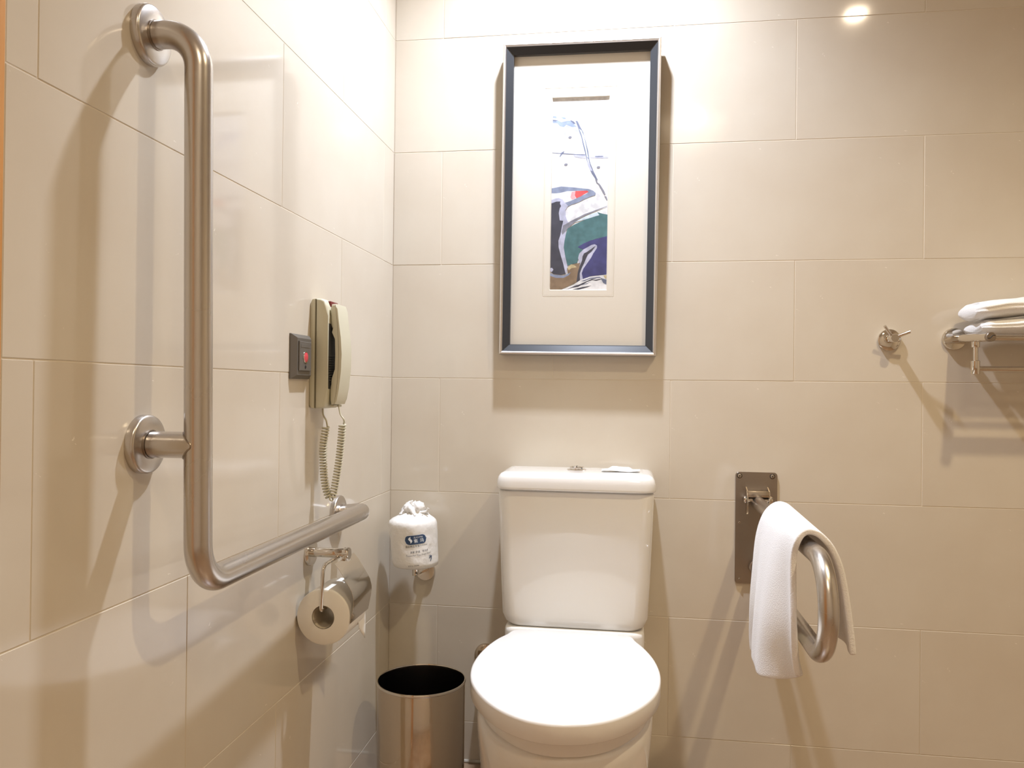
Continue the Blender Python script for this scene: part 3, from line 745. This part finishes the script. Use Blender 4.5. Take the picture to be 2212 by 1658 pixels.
ao = bpy.data.objects.new('artwork', me); COL.objects.link(ao); ao.parent = t

# ------------------------------------------------------------------ fold-down grab rail on the back wall
t = thing('folding_grab_rail', 'fold-down looped steel grab rail on a tall plate right of the toilet', 'grab rail', (.9435, 0, .64))
bm = bmesh.new()
x0, x1, z0, z1 = .8935, .9940, .5010, .7785
poly = []
for (cx_, cz_, a0) in ((x1 - .008, z1 - .008, 0), (x0 + .008, z1 - .008, PI / 2), (x0 + .008, z0 + .008, PI), (x1 - .008, z0 + .008, 1.5 * PI)):
    for k in range(7): a = a0 + k / 6 * PI / 2; poly.append((cx_ + .008 * math.cos(a), cz_ + .008 * math.sin(a)))
prism(bm, poly, 'Y', -.0045, 0, .0008, 1)
pl_ = obj('wall_plate', bm, m_plate, t)
for (x, z, r) in ((.9030, .7690, .0052), (.9820, .7690, .0052), (.9035, .6530, .0034), (.9040, .5120, .0034), (.9820, .5120, .0034)):
    s_ = obj('screw', LATHE([(r, -.0045), (r, -.0060), (r * .8, -.0074), (r * .45, -.0078)], (x, 0, z), 'Y', 20), m_screw, pl_)
    if r > .004: obj('screw_ring', LATHE([(r * 1.25, -.0045), (r * 1.2, -.0052), (r * 1.02, -.0053)], (x, 0, z), 'Y', 20, False, False), m_black, pl_)
    obj('screw_slot', LATHE([(r * .42, -.0076), (r * .30, -.0081)], (x, 0, z), 'Y', 6), m_black, pl_)
bx = .9450
br = thing_b = None
bmk = bmesh.new()
for s in (-1, 1):
    prism(bmk, [(-.0045, .678), (-.030, .678), (-.036, .690), (-.036, .716), (-.026, .735), (-.0045, .742)], 'X', bx + s * .026 - .0018, bx + s * .026 + .0018, .0004, 1)
box(bmk, bx - .026, bx + .026, -.032, -.006, .731, .735, .001)
box(bmk, bx - .026, bx + .026, -.034, -.030, .720, .7345, .001)
bk = obj('hinge_bracket', bmk, m_screw, t, angle=30)
obj('hinge_pin', LATHE([(.0085, -.034), (.0095, -.032), (.0095, -.029), (.005, -.028), (.005, .028), (.0095, .029), (.0095, .032), (.0085, .034)], (bx, -.022, .712), 'X', 24), m_chrome, bk)
RR = .0160
rail = fillet([(bx, -.020, .705), (bx, -.728, .705), (bx, -.728, .545), (bx, -.0045, .545)], [.0785, .0785], 16)
obj('rail', TUBE(densify(rail, .02), RR, 28), m_steel, t, angle=60)
obj('stop_collar', LATHE([(.019, -.0045), (.019, -.020), (.0165, -.022)], (bx, 0, .545), 'Y', 28), m_plate, t)

# ------------------------------------------------------------------ hand towel over the rail
def lerp(a, b, s): return a + (b - a) * s
front = [(.9235, .4860), (.9190, .5200), (.9170, .5800), (.9185, .6400), (.9210, .6900), (.9270, .7180), (.9370, .7310), (.9500, .7300), (.9620, .7210), (.9760, .7040), (.9900, .6720), (1.0000, .6250), (1.0080, .5750), (1.0140, .5270)]
back = [(.8800, .4360), (.8810, .4700), (.8840, .5400), (.8920, .6100), (.9030, .6750), (.9160, .7180), (.9330, .7380), (.9490, .7390), (.9640, .7260), (.9780, .7010), (.9940, .6600), (1.0080, .6100), (1.0200, .5550), (1.0300, .5000)]
bm = bmesh.new(); NV = 40; rows = []
for j in range(NV + 1):
    v = j / NV; y = -.325 - .285 * v
    prof = []
    for k, (a, b) in enumerate(zip(back, front)):
        x = lerp(a[0], b[0], v ** 1.2); z = lerp(a[1], b[1], v)
        hang = max(0, (4.5 - k) / 4.5) if k < 5 else 0
        x += hang * (.019 * math.sin(v * 8.2 + .6) + .006 * math.sin(v * 17))
        if k < 5: z += hang * (-.022 * math.exp(-((v - .66) / .25) ** 2) + .004 * math.sin(v * 9))
        if k > 8: x += (k - 8) / 6 * .006 * math.sin(v * 9 + 2)
        prof.append(Vector((x, y + (.006 * math.sin(z * 30) if k < 5 else 0), z)))
    rows.append(spline(prof, 5))
R = [[bm.verts.new(p) for p in r] for r in rows]
for a, b in zip(R, R[1:]):
    for i in range(len(a) - 1): bm.faces.new((a[i], a[i + 1], b[i + 1], b[i]))
o = obj('hand_towel', bm, m_terry, None, angle=180)
o['label'] = 'white terry hand towel draped over the fold-down grab rail'; o['category'] = 'towel'
md = o.modifiers.new('thick', 'SOLIDIFY'); md.thickness = .011; md.offset = 1.0
md = o.modifiers.new('bev', 'BEVEL'); md.width = .0035; md.segments = 3; md.limit_method = 'ANGLE'
TOWEL = o

# ------------------------------------------------------------------ robe hook
hx, hz = 1.2530, 1.1085
t = thing('robe_hook', 'small round chrome robe hook with two pins on the back wall', 'hook', (hx, 0, hz))
obj('flange', LATHE([(.0262, 0), (.0265, -.002), (.0262, -.0075), (.0245, -.009), (.010, -.0095)], (hx, 0, hz), 'Y', 44), m_chrome, t)
obj('hub', LATHE([(.0100, -.006), (.0100, -.049), (.0092, -.050)], (hx, 0, hz + .002), 'Y', 28), m_chrome, t)
for a in (math.radians(25), math.radians(128)):
    obj('pin', TUBE([(hx + .006 * math.cos(a), -.036, hz + .002 + .006 * math.sin(a)), (hx + .038 * math.cos(a), -.049, hz + .002 + .036 * math.sin(a))], .0036, 14), m_chrome, t)

# ------------------------------------------------------------------ towel shelf
sx, sz = 1.4010, 1.1110
t = thing('towel_shelf', 'chrome towel shelf with round rails and a hanging bar beside the robe hook', 'towel shelf', (sx, 0, sz))
SW = .60
for ex in (sx, sx + SW):
    obj('flange', LATHE([(.0265, 0), (.027, -.003), (.0265, -.009), (.0250, -.011), (.010, -.012)], (ex, 0, sz), 'Y', 44), m_chrome, t)
    obj('arm', TUBE([(ex, -.008, sz), (ex, -.198, sz - .0075)], .0098, 28), m_chrome, t)
    ec = obj('end_cap', LATHE([(.0104, -.195), (.0104, -.203), (.0092, -.2045)], (ex, 0, sz - .0075), 'Y', 28), m_plate, t)
    obj('cap_groove', TUBE(spline([(ex - .0075, -.2048, sz - .0105), (ex - .003, -.2048, sz - .0105), (ex, -.2048, sz - .0075), (ex + .003, -.2048, sz - .0045), (ex + .0075, -.2048, sz - .0045)], 5), .0008, 6), m_black, ec)
    obj('upper_socket', LATHE([(.0085, 0), (.0085, -.012), (.0078, -.013)], (ex, -.125, sz - .0135), 'Z', 20), m_chrome, t)
    obj('drop_post', LATHE([(.0050, 0), (.0050, -.040)], (ex, -.125, sz - .024), 'Z', 16), m_chrome, t)
    obj('lower_socket', LATHE([(.0078, 0), (.0092, -.001), (.0092, -.030), (.0084, -.031)], (ex, -.125, sz - .056), 'Z', 24), m_chrome, t)
for k, (ry, rz) in enumerate(((-.186, -.0085), (-.150, -.0060), (-.110, -.0050), (-.070, -.0030), (-.034, -.0015))):
    obj('shelf_rail', TUBE([(sx, ry, sz + rz), (sx + SW, ry, sz + rz)], .0050 if k else .0060, 16), m_chrome, t)
obj('hanging_bar', TUBE([(sx, -.125, sz - .0745), (sx + SW, -.125, sz - .0745)], .0060, 16), m_chrome, t)

# folded towels: a spiral-like folded sheet section extruded along x, with soft ends
def folded(name, label, x0, x1, yc, depth, zb, h, layers, tiltz, seed, sag=0.0):
    bm = bmesh.new(); NX = 46; NA = 64; loops = []
    def sec(s, shrink):
        L = []
        for k in range(NA):
            a = 2 * PI * k / NA; c, sn = math.cos(a), math.sin(a)
            n_ = 2.1; px = abs(c) ** (2 / n_) * (1 if c > 0 else -1); pz = abs(sn) ** (2 / n_) * (1 if sn > 0 else -1)
            y = yc + depth / 2 * px * shrink
            zz = zb + h / 2 + h / 2 * pz * shrink
            groove = 0
            if px < -.55:      # the fold edge towards the room shows the layers
                for q in range(1, layers):
                    groove += math.exp(-((pz - (-1 + 2 * q / layers)) / .16) ** 2)
            y += .004 * groove
            X = lerp(x0, x1, s)
            zz += tiltz * (X - x0) + .007 * h3(X * 11, y * 10, seed) * (1 if pz > -.3 else .2) + .002 * h3(X * 30, y * 30, seed + 4)
            y += .004 * h3(X * 10, zz * 30, seed + 2)
            xx = X + .006 * h3(y * 20, zz * 25, seed + 7) * (1 if s < .3 else 0) + .010 * (s < .02) * (abs(pz) ** 3)
            L.append(Vector((xx, y, zz)))
        return L
    S_ = [0, .004, .012, .025] + [.025 + .95 * i / NX for i in range(1, NX)] + [.975, .99, 1]
    sh = lambda s: 1 - .35 * max(0, (1 - s / .03)) ** 2 if s < .03 else (1 - .35 * max(0, 1 - (1 - s) / .03) ** 2)
    loft(bm, [sec(s, sh(s)) for s in S_])
    o = obj(name, bm, m_terry, None, angle=180); o['label'] = label; o['category'] = 'towel'; o['group'] = 'folded towels on the chrome shelf'
    return o
folded('folded_towel', 'lower folded white towel lying directly on the chrome shelf rails', 1.408, 1.93, -.092, .135, sz + .0045, .034, 2, .0, 1.3)
folded('folded_towel', 'upper folded white towel on top of the stack on the chrome shelf', 1.396, 1.95, -.090, .140, sz + .035, .044, 2, .10, 5.1)
